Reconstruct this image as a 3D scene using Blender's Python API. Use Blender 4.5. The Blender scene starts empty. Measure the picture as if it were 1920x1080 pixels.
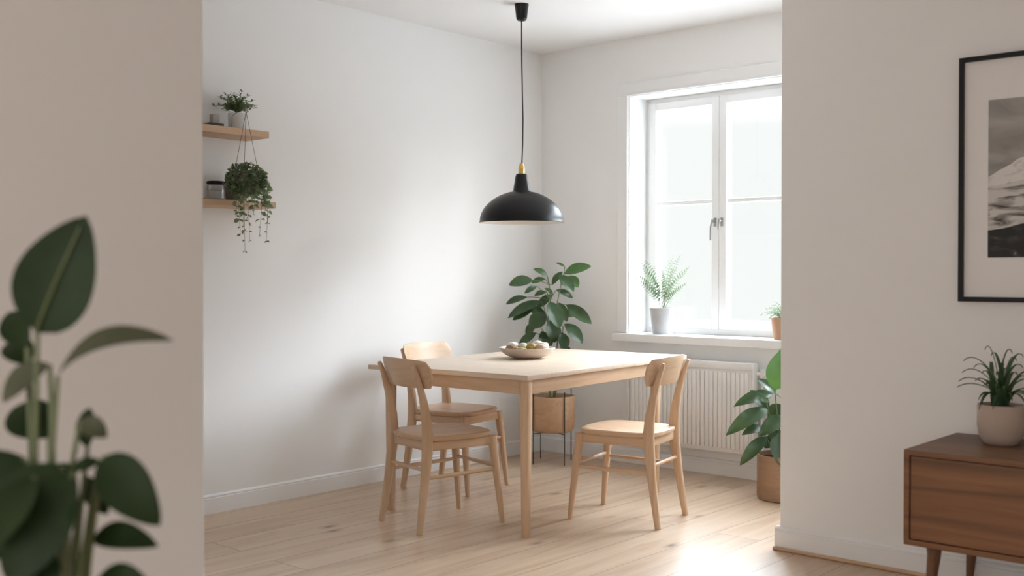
import bpy, bmesh, math, random
from mathutils import Vector, Matrix
V = Vector
S = bpy.context.scene
COL = S.collection
PI = math.pi

# ------------------------------------------------------------------ helpers
def tag(o, label=None, cat=None, group=None, kind=None):
    if label: o['label'] = label
    if cat: o['category'] = cat
    if group: o['group'] = group
    if kind: o['kind'] = kind
    return o

def empty(name, loc, label, cat, rz=0, group=None):
    o = bpy.data.objects.new(name, None); COL.objects.link(o)
    o.empty_display_size = .1
    o.location = loc; o.rotation_euler = (0, 0, rz)
    return tag(o, label, cat, group)

class MB:
    """collects shapes of one part"""
    def __init__(s): s.bm = bmesh.new()
    def box(s, c, d, bev=0, rot=None, seg=2):
        r = bmesh.ops.create_cube(s.bm, size=1)
        vs = r['verts']
        for v in vs: v.co = V((v.co.x*d[0], v.co.y*d[1], v.co.z*d[2]))
        if bev:
            es = list({e for v in vs for e in v.link_edges})
            rr = bmesh.ops.bevel(s.bm, geom=es, offset=bev, segments=seg, profile=.5, affect='EDGES')
            vs = list({v for v in rr['verts']} | {v for v in vs if v.is_valid})
        for v in vs:
            if rot: v.co = rot @ v.co
            v.co += V(c)
        return s
    def span(s, a, b, bev=0):
        a, b = V(a), V(b)
        return s.box((a+b)/2, (abs(b.x-a.x), abs(b.y-a.y), abs(b.z-a.z)), bev)
    def lathe(s, prof, c=(0, 0, 0), n=48, caps=True, ecc=1.0):
        c = V(c); rings = []
        for r, z in prof:
            if r < 1e-5: rings.append([s.bm.verts.new(c+V((0, 0, z)))])
            else: rings.append([s.bm.verts.new(c+V((r*math.cos(2*PI*i/n), ecc*r*math.sin(2*PI*i/n), z))) for i in range(n)])
        for a, b in zip(rings, rings[1:]):
            for i in range(n):
                j = (i+1) % n
                if len(a) == 1 and len(b) == 1: continue
                if len(a) == 1: f = (a[0], b[j], b[i])
                elif len(b) == 1: f = (a[i], a[j], b[0])
                else: f = (a[i], a[j], b[j], b[i])
                try: s.bm.faces.new(f)
                except ValueError: pass
        if caps:
            for r in (rings[0], rings[-1]):
                if len(r) > 2:
                    try: s.bm.faces.new(r)
                    except ValueError: pass
        return s
    def sweep(s, pts, sizes, side=(0, 1, 0), n=12, sq=2.0, caps=True):
        """rounded section (a along side axis, b across) along a path"""
        pts = [V(p) for p in pts]; rings = []
        side = V(side)
        for k, p in enumerate(pts):
            t = (pts[min(k+1, len(pts)-1)] - pts[max(k-1, 0)]).normalized()
            u = (side - t*side.dot(t))
            if u.length < 1e-4: u = t.orthogonal()
            u.normalize(); w = t.cross(u)
            sz = sizes[k] if isinstance(sizes, list) else sizes
            a, b = (sz if isinstance(sz, tuple) else (sz, sz))
            ring = []
            for i in range(n):
                th = 2*PI*(i+.5)/n; cx, sy = math.cos(th), math.sin(th)
                e = 2.0/sq
                px = math.copysign(abs(cx)**e, cx)*a; py = math.copysign(abs(sy)**e, sy)*b
                ring.append(s.bm.verts.new(p+u*px+w*py))
            rings.append(ring)
        for a, b in zip(rings, rings[1:]):
            for i in range(n):
                j = (i+1) % n; s.bm.faces.new((a[i], a[j], b[j], b[i]))
        if caps: s.bm.faces.new(rings[0]); s.bm.faces.new(rings[-1])
        return s
    def leaf(s, base, tip, width, up=(0, 0, 1), arch=.15, fold=.12, prof=1.0, nu=9, wave=0, drop=0):
        """leaf blade with its own bend, fold along the midrib and pointed tip"""
        base, tip = V(base), V(tip); ax = tip-base; L = ax.length
        if L < 1e-5: return s
        t = ax/L; u = V(up)-t*V(up).dot(t)
        if u.length < 1e-3: u = t.orthogonal()
        u.normalize(); w = t.cross(u); rows = []
        for i in range(nu+1):
            f = i/nu
            wd = width*.5*max(0.0, math.sin(PI*min(1, f**prof)))**.72
            if i == nu: wd = 0
            if i == 0: wd = width*.04
            h = arch*L*4*f*(1-f)-drop*L*f*f
            c = base+t*(L*f)+u*h
            row = []
            for q in (-1, -.5, 0, .5, 1):
                wob = wave*width*math.sin(f*11+q*3)*abs(q)
                row.append(s.bm.verts.new(c+w*(wd*q)+u*(abs(q)*fold*wd*2+wob)))
            rows.append(row)
        for a, b in zip(rows, rows[1:]):
            for i in range(4): s.bm.faces.new((a[i], a[i+1], b[i+1], b[i]))
        return s
    def build(s, name, mat, parent=None, smooth=True, merge=False, angle=40, solid=0):
        if merge: bmesh.ops.remove_doubles(s.bm, verts=s.bm.verts, dist=1e-5)
        bmesh.ops.recalc_face_normals(s.bm, faces=s.bm.faces)
        me = bpy.data.meshes.new(name); s.bm.to_mesh(me); s.bm.free()
        me.materials.append(mat)
        for p in me.polygons: p.use_smooth = smooth
        if smooth: me.set_sharp_from_angle(angle=math.radians(angle))
        o = bpy.data.objects.new(name, me); COL.objects.link(o)
        if parent: o.parent = parent
        if solid:
            m = o.modifiers.new('Solidify', 'SOLIDIFY'); m.thickness = solid; m.offset = 0
        return o

def bez(p0, p1, p2, n=8):
    p0, p1, p2 = V(p0), V(p1), V(p2)
    return [p0*(1-t)**2+p1*2*t*(1-t)+p2*t*t for t in [i/n for i in range(n+1)]]
def bez4(a, b, c, d, n=12):
    a, b, c, d = V(a), V(b), V(c), V(d)
    return [a*(1-t)**3+b*3*t*(1-t)**2+c*3*t*t*(1-t)+d*t**3 for t in [i/n for i in range(n+1)]]

# ------------------------------------------------------------------ materials
def lin(r, g, b):
    f = lambda c: (c/255/12.92) if c/255 <= .04045 else ((c/255+.055)/1.055)**2.4
    return (f(r), f(g), f(b), 1)
def newmat(name):
    m = bpy.data.materials.new(name); m.use_nodes = True
    nt = m.node_tree; b = nt.nodes['Principled BSDF']
    return m, nt, b
def plain(name, col, rough=.5, metal=0, bump=0, bscale=60, spec=.5, var=.0, trans=0):
    m, nt, b = newmat(name)
    b.inputs['Roughness'].default_value = rough; b.inputs['Metallic'].default_value = metal
    b.inputs['Specular IOR Level'].default_value = spec
    tc = nt.nodes.new('ShaderNodeTexCoord')
    nz = nt.nodes.new('ShaderNodeTexNoise'); nz.inputs['Scale'].default_value = bscale; nz.inputs['Detail'].default_value = 4
    nt.links.new(tc.outputs['Object'], nz.inputs['Vector'])
    mx = nt.nodes.new('ShaderNodeMix'); mx.data_type = 'RGBA'
    mx.inputs['A'].default_value = tuple(c*(1-var) for c in col[:3])+(1,)
    mx.inputs['B'].default_value = tuple(min(1, c*(1+var)) for c in col[:3])+(1,)
    nt.links.new(nz.outputs['Fac'], mx.inputs['Factor'])
    nt.links.new(mx.outputs['Result'], b.inputs['Base Color'])
    if bump:
        bp = nt.nodes.new('ShaderNodeBump'); bp.inputs['Strength'].default_value = bump; bp.inputs['Distance'].default_value = .002
        nt.links.new(nz.outputs['Fac'], bp.inputs['Height']); nt.links.new(bp.outputs['Normal'], b.inputs['Normal'])
    return m
def ramp(nt, src, stops):
    r = nt.nodes.new('ShaderNodeValToRGB'); e = r.color_ramp.elements
    while len(e) > 1: e.remove(e[-1])
    e[0].position, e[0].color = stops[0]
    for p, c in stops[1:]:
        x = e.new(p); x.color = c
    nt.links.new(src, r.inputs['Fac']); return r
def mixc(nt, fac, a, b, mode='MIX'):
    mx = nt.nodes.new('ShaderNodeMix'); mx.data_type = 'RGBA'; mx.blend_type = mode
    for k, v in (('Factor', fac), ('A', a), ('B', b)):
        if hasattr(v, 'is_output') or isinstance(v, bpy.types.NodeSocket): nt.links.new(v, mx.inputs[k])
        else: mx.inputs[k].default_value = v
    return mx.outputs['Result']
def wood(name, c1, c2, axis='x', rough=.45, sc=1.0, amount=.55, rings=False, coat=0):
    m, nt, b = newmat(name)
    tc = nt.nodes.new('ShaderNodeTexCoord'); mp = nt.nodes.new('ShaderNodeMapping')
    long_, cross = 1.6*sc, 26*sc
    s = {'x': (long_, cross, cross), 'y': (cross, long_, cross), 'z': (cross, cross, long_)}[axis]
    mp.inputs['Scale'].default_value = s
    nt.links.new(tc.outputs['Object'], mp.inputs['Vector'])
    n1 = nt.nodes.new('ShaderNodeTexNoise'); n1.inputs['Scale'].default_value = 1.0; n1.inputs['Detail'].default_value = 7
    n1.inputs['Roughness'].default_value = .62; n1.inputs['Distortion'].default_value = 1.1
    nt.links.new(mp.outputs['Vector'], n1.inputs['Vector'])
    r = ramp(nt, n1.outputs['Fac'], [(.28, c2), (.28+.5*amount, c1), (1, tuple(min(1, k*1.08) for k in c1[:3])+(1,))])
    out = r.outputs['Color']
    if rings:
        mp2 = nt.nodes.new('ShaderNodeMapping'); mp2.inputs['Scale'].default_value = tuple(.12*k for k in s)
        nt.links.new(tc.outputs['Object'], mp2.inputs['Vector'])
        n2 = nt.nodes.new('ShaderNodeTexNoise'); n2.inputs['Scale'].default_value = 1; n2.inputs['Detail'].default_value = 3; n2.inputs['Distortion'].default_value = .8
        nt.links.new(mp2.outputs['Vector'], n2.inputs['Vector'])
        r2 = ramp(nt, n2.outputs['Fac'], [(.36, (.58, .54, .50, 1)), (.48, (.95, .95, .95, 1)), (.60, (1.45, 1.4, 1.3, 1))])
        out = mixc(nt, 1.0, out, r2.outputs['Color'], 'MULTIPLY')
    nt.links.new(out, b.inputs['Base Color'])
    b.inputs['Roughness'].default_value = rough
    bp = nt.nodes.new('ShaderNodeBump'); bp.inputs['Strength'].default_value = .12; bp.inputs['Distance'].default_value = .0008
    nt.links.new(n1.outputs['Fac'], bp.inputs['Height']); nt.links.new(bp.outputs['Normal'], b.inputs['Normal'])
    return m
def leafmat(name, c1, c2, rough=.35, trans=.35, scale=9):
    m, nt, b = newmat(name)
    tc = nt.nodes.new('ShaderNodeTexCoord')
    nz = nt.nodes.new('ShaderNodeTexNoise'); nz.inputs['Scale'].default_value = scale; nz.inputs['Detail'].default_value = 3
    nt.links.new(tc.outputs['Object'], nz.inputs['Vector'])
    r = ramp(nt, nz.outputs['Fac'], [(.3, c1), (.7, c2)])
    nt.links.new(r.outputs['Color'], b.inputs['Base Color'])
    b.inputs['Roughness'].default_value = rough
    tr = nt.nodes.new('ShaderNodeBsdfTranslucent')
    br = mixc(nt, 1.0, r.outputs['Color'], (1.5, 1.7, .9, 1), 'MULTIPLY')
    nt.links.new(br, tr.inputs['Color'])
    ms = nt.nodes.new('ShaderNodeMixShader'); ms.inputs['Fac'].default_value = trans
    out = nt.nodes['Material Output']
    nt.links.new(b.outputs['BSDF'], ms.inputs[1]); nt.links.new(tr.outputs['BSDF'], ms.inputs[2])
    nt.links.new(ms.outputs['Shader'], out.inputs['Surface'])
    return m

WALL_C = (.93, .915, .90, 1)
M = {}
M['wall'] = plain('wall_paint', WALL_C, .9, bump=.06, bscale=220, spec=.15, var=.008)
M['ceiling'] = plain('ceiling_paint', (.935, .915, .90, 1), .95, bump=.05, bscale=200, spec=.1, var=.005)
M['trim'] = plain('trim_paint', (.92, .91, .90, 1), .45, spec=.35, bscale=30, var=.006)
M['frame_white'] = plain('window_paint', (.91, .91, .905, 1), .4, spec=.35, bscale=30, var=.005)
M['radiator'] = plain('radiator_enamel', (.91, .89, .865, 1), .4, spec=.4, bscale=20, var=.005)
M['oak'] = wood('pale_oak', (.66, .455, .295, 1), (.54, .345, .205, 1), 'z', .42)
M['oak_x'] = wood('pale_oak_along', (.66, .455, .295, 1), (.54, .345, .205, 1), 'x', .42)
M['oak_y'] = wood('pale_oak_across', (.66, .455, .295, 1), (.54, .345, .205, 1), 'y', .42)
M['table_top'] = wood('table_oak', (.74, .60, .47, 1), (.66, .51, .375, 1), 'x', .36, rings=False)  # oak colour made paler to stand in for window sheen on the top
M['shelf'] = wood('shelf_oak', (.62, .41, .26, 1), (.52, .32, .18, 1), 'y', .5)
M['walnut'] = wood('walnut', (.235, .112, .052, 1), (.105, .048, .024, 1), 'x', .45, sc=.62, amount=.8, rings=True)
M['walnut_leg'] = wood('walnut_leg', (.21, .108, .06, 1), (.13, .06, .033, 1), 'z', .4)
M['black'] = plain('black_satin_enamel', (.008, .008, .009, 1), .36, spec=.3, bscale=40, var=.05)
M['lamp_inner'] = plain('lamp_inner_white', (.8, .74, .66, 1), .5, bscale=20, var=.01)
M['cord'] = plain('black_cord', (.012, .012, .012, 1), .7, bscale=400, bump=.3, var=.1)
M['brass'] = plain('brass', (.78, .50, .17, 1), .25, metal=1, bscale=80, var=.05)
M['steel_dark'] = plain('dark_wire', (.07, .065, .06, 1), .4, metal=.8, bscale=60, var=.1)
M['nickel'] = plain('nickel', (.42, .41, .40, 1), .35, metal=1, bscale=60, var=.05)
M['soil'] = plain('potting_soil', (.035, .024, .017, 1), .95, bump=.9, bscale=70, var=.5, spec=.1)
M['tan_pot'] = wood('tan_wooden_pot', (.64, .41, .25, 1), (.54, .33, .19, 1), 'x', .6, sc=1.3)
M['brown_pot'] = wood('brown_wooden_pot', (.34, .20, .11, 1), (.27, .15, .08, 1), 'x', .6, sc=1.3)
M['terracotta'] = plain('terracotta', (.58, .36, .24, 1), .8, bump=.2, bscale=60, var=.07, spec=.2)
M['grey_pot'] = plain('grey_ceramic', (.52, .52, .53, 1), .6, bump=.2, bscale=90, var=.05)
M['white_pot'] = plain('white_ceramic', (.66, .64, .615, 1), .45, bscale=40, var=.02)
M['beige_pot'] = plain('beige_stoneware', (.50, .40, .325, 1), .65, bump=.2, bscale=80, var=.06)
M['taupe_pot'] = plain('taupe_stoneware', (.27, .235, .20, 1), .7, bump=.2, bscale=80, var=.06)
M['bowl'] = plain('stoneware_bowl', (.60, .50, .42, 1), .55, bscale=60, bump=.1, var=.03)
M['leaf_rubber'] = leafmat('glossy_dark_leaf', (.030, .062, .024, 1), (.060, .115, .042, 1), .3, .15)
M['leaf_light'] = leafmat('fresh_leaf', (.05, .115, .03, 1), (.085, .17, .05, 1), .35, .2)
M['leaf_fg'] = leafmat('dark_broad_leaf', (.010, .027, .005, 1), (.020, .045, .010, 1), .5, .05)
M['leaf_fg'].node_tree.nodes['Principled BSDF'].inputs['Specular IOR Level'].default_value = .25
M['leaf_olive'] = leafmat('olive_leaf_back', (.055, .065, .032, 1), (.085, .095, .05, 1), .5, .05)
M['leaf_vine'] = leafmat('small_vine_leaf', (.12, .17, .095, 1), (.23, .29, .18, 1), .5, .25, 30)
M['leaf_fern'] = leafmat('fern_leaf', (.085, .14, .06, 1), (.15, .22, .105, 1), .6, .15, 20)
M['leaf_herb'] = leafmat('herb_leaf', (.12, .2, .08, 1), (.2, .3, .13, 1), .5, .35, 30)
M['leaf_strap'] = leafmat('strap_leaf', (.05, .10, .05, 1), (.09, .15, .07, 1), .45, .2)
M['stem'] = plain('green_stem', (.13, .19, .07, 1), .5, bscale=40, var=.2)
M['stem_pale'] = plain('pale_stem', (.17, .21, .10, 1), .5, bscale=40, var=.2)
M['stem_brown'] = plain('brown_stem', (.10, .085, .045, 1), .7, bscale=60, var=.2)
M['paper_mat'] = plain('white_mat_board', (.90, .875, .85, 1), .9, bscale=200, var=.01)
M['twine'] = plain('grey_twine', (.12, .11, .10, 1), .9, bscale=300, var=.2)
M['dark_box'] = plain('dark_card', (.085, .075, .068, 1), .7, bscale=60, var=.1)
M['stone_block'] = plain('greige_block', (.42, .38, .345, 1), .8, bump=.3, bscale=70, var=.08)
M['jar_fill'] = plain('white_jar_filling', (.7, .68, .66, 1), .9, bump=.8, bscale=45, var=.1)

def glassmat(name, tint, refl=.08, rough=.02):
    m = bpy.data.materials.new(name); m.use_nodes = True; nt = m.node_tree; nt.nodes.clear()
    out = nt.nodes.new('ShaderNodeOutputMaterial'); tr = nt.nodes.new('ShaderNodeBsdfTransparent'); tr.inputs['Color'].default_value = tint
    gl = nt.nodes.new('ShaderNodeBsdfGlossy'); gl.inputs['Roughness'].default_value = rough
    lw = nt.nodes.new('ShaderNodeLayerWeight'); lw.inputs['Blend'].default_value = .22
    fr = nt.nodes.new('ShaderNodeMath'); fr.operation = 'MULTIPLY_ADD'; fr.inputs[1].default_value = .5; fr.inputs[2].default_value = .01
    nt.links.new(lw.outputs['Fresnel'], fr.inputs[0])
    ms = nt.nodes.new('ShaderNodeMixShader')
    nt.links.new(fr.outputs[0], ms.inputs['Fac']); nt.links.new(tr.outputs['BSDF'], ms.inputs[1]); nt.links.new(gl.outputs['BSDF'], ms.inputs[2])
    nt.links.new(ms.outputs['Shader'], out.inputs['Surface']); return m
M['glass'] = glassmat('window_glass', (.97, .98, .975, 1))
M['jar_glass'] = glassmat('jar_glass', (.96, .965, .965, 1))

def floor_mat():
    m, nt, b = newmat('pine_planks')
    tc = nt.nodes.new('ShaderNodeTexCoord')
    rot = nt.nodes.new('ShaderNodeMapping'); rot.inputs['Rotation'].default_value = (0, 0, -PI/2); rot.inputs['Location'].default_value = (.31, .06, 0)
    nt.links.new(tc.outputs['Object'], rot.inputs['Vector'])
    br = nt.nodes.new('ShaderNodeTexBrick'); br.offset = .37; br.inputs['Scale'].default_value = 1
    br.inputs['Brick Width'].default_value = 2.7; br.inputs['Row Height'].default_value = .235; br.inputs['Mortar Size'].default_value = .0018
    br.inputs['Mortar Smooth'].default_value = .4
    br.inputs['Color1'].default_value = (0, 0, 0, 1); br.inputs['Color2'].default_value = (1, 1, 1, 1); br.inputs['Mortar'].default_value = (.5, .5, .5, 1)
    nt.links.new(rot.outputs['Vector'], br.inputs['Vector'])
    # grain, shifted per plank
    sh = nt.nodes.new('ShaderNodeVectorMath'); sh.operation = 'MULTIPLY_ADD'
    nt.links.new(br.outputs['Color'], sh.inputs[0]); sh.inputs[1].default_value = (7, 3, 5)
    mp = nt.nodes.new('ShaderNodeMapping'); mp.inputs['Scale'].default_value = (10, .8, 1)
    nt.links.new(tc.outputs['Object'], mp.inputs['Vector']); nt.links.new(mp.outputs['Vector'], sh.inputs[2])
    n1 = nt.nodes.new('ShaderNodeTexNoise'); n1.inputs['Scale'].default_value = 1; n1.inputs['Detail'].default_value = 7; n1.inputs['Roughness'].default_value = .6; n1.inputs['Distortion'].default_value = 1.4
    nt.links.new(sh.outputs['Vector'], n1.inputs['Vector'])
    r = ramp(nt, n1.outputs['Fac'], [(.3, (.52, .36, .235, 1)), (.5, (.64, .48, .345, 1)), (.75, (.71, .555, .42, 1))])
    tint = ramp(nt, br.outputs['Color'], [(0, (.92, .9, .87, 1)), (1, (1.05, 1.04, 1.03, 1))])
    c = mixc(nt, 1.0, r.outputs['Color'], tint.outputs['Color'], 'MULTIPLY')
    # knots
    mk = nt.nodes.new('ShaderNodeMapping'); mk.inputs['Scale'].default_value = (4.2, 1.9, 1)
    nt.links.new(tc.outputs['Object'], mk.inputs['Vector'])
    vo = nt.nodes.new('ShaderNodeTexVoronoi'); vo.inputs['Scale'].default_value = 1.0; vo.inputs['Randomness'].default_value = 1
    nt.links.new(mk.outputs['Vector'], vo.inputs['Vector'])
    k = ramp(nt, vo.outputs['Distance'], [(.03, (1, 1, 1, 1)), (.075, (.35, .35, .35, 1)), (.15, (0, 0, 0, 1))])
    c = mixc(nt, k.outputs['Color'], c, (.20, .115, .06, 1))
    c = mixc(nt, br.outputs['Fac'], c, (.12, .075, .045, 1))
    nt.links.new(c, b.inputs['Base Color'])
    rr = ramp(nt, n1.outputs['Fac'], [(.3, (.36, .36, .36, 1)), (.8, (.26, .26, .26, 1))])
    nt.links.new(rr.outputs['Color'], b.inputs['Roughness'])
    b.inputs['Specular IOR Level'].default_value = .5
    bp = nt.nodes.new('ShaderNodeBump'); bp.inputs['Strength'].default_value = .15; bp.inputs['Distance'].default_value = .001
    nt.links.new(n1.outputs['Fac'], bp.inputs['Height']); nt.links.new(bp.outputs['Normal'], b.inputs['Normal'])
    return m
M['floor'] = floor_mat()

# ------------------------------------------------------------------ the rooms
H = 2.775
WX0, WX1, WZ0, WZ1, WD = .742, 3.02, .815, 2.40, .20      # window opening and reveal depth
PY = -1.39                                               # right partition, living-room face
PX = 2.553
LX, LY = 2.0, -3.99                                      # left partition face and its end
def struct(name, mb, mat, smooth=False, **k):
    return tag(mb.build(name, mat, smooth=smooth, **k), kind='structure')
struct('floor', MB().span((-.3, -9.3, -.1), (6.5, .3, 0)), M['floor'])
struct('ceiling', MB().span((-.3, -9.3, H), (6.5, .3, H+.1)), M['ceiling'])
struct('wall_left', MB().span((-.2, -4.2, 0), (0, .3, H)), M['wall'])
w = MB()
w.span((0, 0, 0), (WX0, .3, H)); w.span((WX1, 0, 0), (4.3, .3, H)); w.span((WX0, 0, 0), (WX1, .3, WZ0)); w.span((WX0, 0, WZ1), (WX1, .3, H))
struct('wall_window', w, M['wall'])
struct('wall_right', MB().span((PX, PY, 0), (6.5, PY+.13, H), .004), M['wall'])
struct('wall_foreground', MB().span((LX-.13, -9.3, 0), (LX, LY, H), .004), M['wall'])
struct('wall_back', MB().span((0, -4.1, 0), (LX-.13, LY-.02, H)), M['wall'])
struct('wall_alcove', MB().span((4.2, PY+.13, 0), (4.3, 0, H)), M['wall'])
struct('wall_living', MB().span((6.2, -9.3, 0), (6.3, PY, H)), M['wall'])
w = MB(); w.span((LX, -9.3, 0), (2.5, -9.2, H)); w.span((5.7, -9.3, 0), (6.2, -9.2, H)); w.span((2.5, -9.3, 2.35), (5.7, -9.2, H)); w.span((2.5, -9.3, 0), (5.7, -9.2, .3))
struct('wall_rear', w, M['wall'])

def baseboard(name, a, b, nrm, h=.098, t=.014):
    """moulded skirting from a to b; nrm points into the room"""
    a, b, nrm = V(a), V(b), V(nrm)
    prof = [(0, 0), (t, 0), (t, h*.80), (t*.72, h*.82), (t*.72, h*.86), (t*.9, h*.885), (t*.8, h*.93), (t*.35, h*.985), (0, h)]
    m = MB(); ra = [m.bm.verts.new(a+nrm*x+V((0, 0, z))) for x, z in prof]; rb = [m.bm.verts.new(b+nrm*x+V((0, 0, z))) for x, z in prof]
    n = len(prof)
    for i in range(n): m.bm.faces.new((ra[i], ra[(i+1) % n], rb[(i+1) % n], rb[i]))
    m.bm.faces.new(ra); m.bm.faces.new(rb)
    return struct(name, m, M['trim'])
baseboard('baseboard_left', (0, LY, 0), (0, 0, 0), (1, 0, 0))
baseboard('baseboard_window', (0, 0, 0), (4.2, 0, 0), (0, -1, 0))
baseboard('baseboard_right', (PX-.0175, PY, 0), (6.2, PY, 0), (0, -1, 0), .106, .018)
baseboard('baseboard_end', (PX, PY, 0), (PX, PY+.13, 0), (-1, 0, 0), .106, .018)
baseboard('baseboard_foreground', (LX, -9.2, 0), (LX, LY, 0), (1, 0, 0), .106, .016)
# thin pine strip at the foot of the right partition
struct('trim_1', MB().sweep([(PX-.02, PY-.024, .008), (6.2, PY-.024, .008)], (.009, .009), n=10), M['oak_x'], True)
# door-like casing round the window opening
cw = .085
m = MB()
m.span((WX0-cw, -.012, WZ0+.035), (WX0, 0, WZ1), .003); m.span((WX1, -.012, WZ0+.035), (WX1+cw, 0, WZ1), .003)
m.span((WX0-cw, -.012, WZ1), (WX1+cw, 0, WZ1+.085), .003)
m.span((WX0-.012, -.018, WZ0+.035), (WX0, -.012, WZ1), .002); m.span((WX0-.012, -.018, WZ1), (WX1+.012, -.012, WZ1+.012), .002)
struct('trim_2', m, M['trim'])
# window reveal linings
m = MB()
m.span((WX0, 0, WZ0+.035), (WX0+.006, .3, WZ1)); m.span((WX1-.006, 0, WZ0+.035), (WX1, .3, WZ1)); m.span((WX0+.006, 0, WZ1-.006), (WX1-.006, .3, WZ1))
struct('trim_3', m, M['frame_white'])
# sill board
m = MB(); m.span((WX0-cw-.01, -.055, WZ0-.02), (WX1+cw+.01, 0, WZ0+.032), .005); m.span((WX0, 0, WZ0), (WX1, .3, WZ0+.032))
struct('window_sill', m, M['trim'])
# shallow boxed panel below the sill
m = MB(); m.span((WX0-.04, -.006, .0985), (WX1+.04, 0, WZ0-.02), .002)
struct('trim_4', m, M['wall'])
# centre post between the two window pairs
struct('trim_5', MB().span((1.862, WD-.02, WZ0+.032), (1.932, .3, WZ1-.006), .003), M['frame_white'])

def window(name, x0, x1, hidden=False):
    z0, z1 = WZ0+.032, WZ1-.006; y0, y1 = WD, WD+.07
    root = tag(bpy.data.objects.new(name, None), kind='structure'); COL.objects.link(root); root.location = ((x0+x1)/2, y0, z0)
    root['label'] = 'white two-casement window with paired grey handles' if not hidden else 'white two-casement window beyond the centre post'
    ox, oy, oz = root.location
    def P(x, y, z): return (x-ox, y-oy, z-oz)
    fo = .028
    m = MB()
    for a, b in (((x0, y0, z0), (x0+fo, y1, z1)), ((x1-fo, y0, z0), (x1, y1, z1)), ((x0+fo, y0, z0), (x1-fo, y1, z0+.035)), ((x0+fo, y0, z1-fo), (x1-fo, y1, z1))):
        m.span(P(*a), P(*b), .003)
    m.build('frame', M['frame_white'], root, False)
    xm = (x0+x1)/2
    for k, (a, b) in enumerate(((x0+fo, xm-.001), (xm+.001, x1-fo))):
        st = .052; zb, zt = z0+.035, z1-fo; ya, yb = y0-.012, y1-.012
        m = MB()
        m.span(P(a, ya, zb), P(a+st, yb, zt), .004); m.span(P(b-st, ya, zb), P(b, yb, zt), .004)
        m.span(P(a+st, ya, zb), P(b-st, yb, zb+.06), .004); m.span(P(a+st, ya, zt-st), P(b-st, yb, zt), .004)
        zm = 1.70
        m.span(P(a+st, ya+.012, zm-.013), P(b-st, yb-.01, zm+.013), .003)
        c = m.build('casement', M['frame_white'], root, False)
        g = MB().span(P(a+st-.005, ya+.03, zb+.055), P(b-st+.005, ya+.036, zt-st+.005)).build('pane', M['glass'], c, False)
        # espagnolette handle
        hx = xm-.026 if k == 0 else xm+.024
        L = .13 if k == 0 else .065
        hm = MB(); hm.box(P(hx, ya-.004, 1.565), (.018, .008, .055), .002)
        hm.sweep([P(hx, ya-.004, 1.57), P(hx, ya-.034, 1.572)], (.007, .007))
        s_ = -1 if k == 0 else -.3
        hm.sweep([P(hx, ya-.034, 1.582), P(hx+.004*s_, ya-.036, 1.56), P(hx+.012*s_, ya-.038, 1.53), P(hx+.012*s_, ya-.038, 1.58-L)], [(.008, .007), (.008, .007), (.007, .005), (.007, .005)], side=(1, 0, 0))
        hm.build('handle', M['nickel'], c)
    return root
window('window_1', WX0+.006, 1.862)
window('window_2', 1.932, WX1-.006, True)

# ------------------------------------------------------------------ radiator
def radiator():
    x0, x1, z0, z1 = .82, 1.715, .155, .705
    r = empty('radiator', ((x0+x1)/2, -.085, z0), 'white ribbed panel radiator on the wall under the window', 'radiator')
    ox, oy, oz = r.location
    m = MB()
    m.box((0, .0, (z1-z0)/2), (x1-x0-.02, .05, z1-z0-.015), .006)
    n = 28; pitch = (x1-x0-.05)/n
    for i in range(n):
        x = -(x1-x0)/2+.025+pitch*(i+.5)
        m.box((x, -.027, (z1-z0)/2-.012), (pitch*.85, .014, z1-z0-.09), .004)
    m.build('panel', M['radiator'], r)
    m = MB(); m.box((0, -.0, z1-z0-.004), (x1-x0, .066, .012), .003)
    m.box((0, -.031, z1-z0-.022), (x1-x0, .006, .038), .003)
    m.build('top_grille', M['radiator'], r)
    for s in (-1, 1): MB().box((s*(x1-x0)/2, -.002, (z1-z0)/2), (.008, .064, z1-z0-.004), .003).build('side_panel', M['radiator'], r)
    m = MB()
    hx = (x1-x0)/2
    m.sweep([(hx, .01, .49), (hx+.045, .01, .49)], (.011, .011)); m.sweep([(hx+.04, .01, .47), (hx+.04, .01, .52)], (.014, .014))
    m.build('valve', M['radiator'], r)
    m = MB(); m.sweep([(hx+.055, .008, .49), (hx+.115, .008, .49)], (.019, .019), n=20)
    m.build('thermostat_knob', M['trim'], r)
    m = MB(); m.sweep([(hx+.04, .01, .47), (hx+.04, .01, -.153)], (.008, .008)); m.build('pipe', M['radiator'], r)
    m = MB()
    for s in (-1, 1): m = MB(); m.box((s*.3, .051, .3), (.03, .052, .3), .002); m.build('wall_bracket', M['radiator'], r)
radiator()

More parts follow.
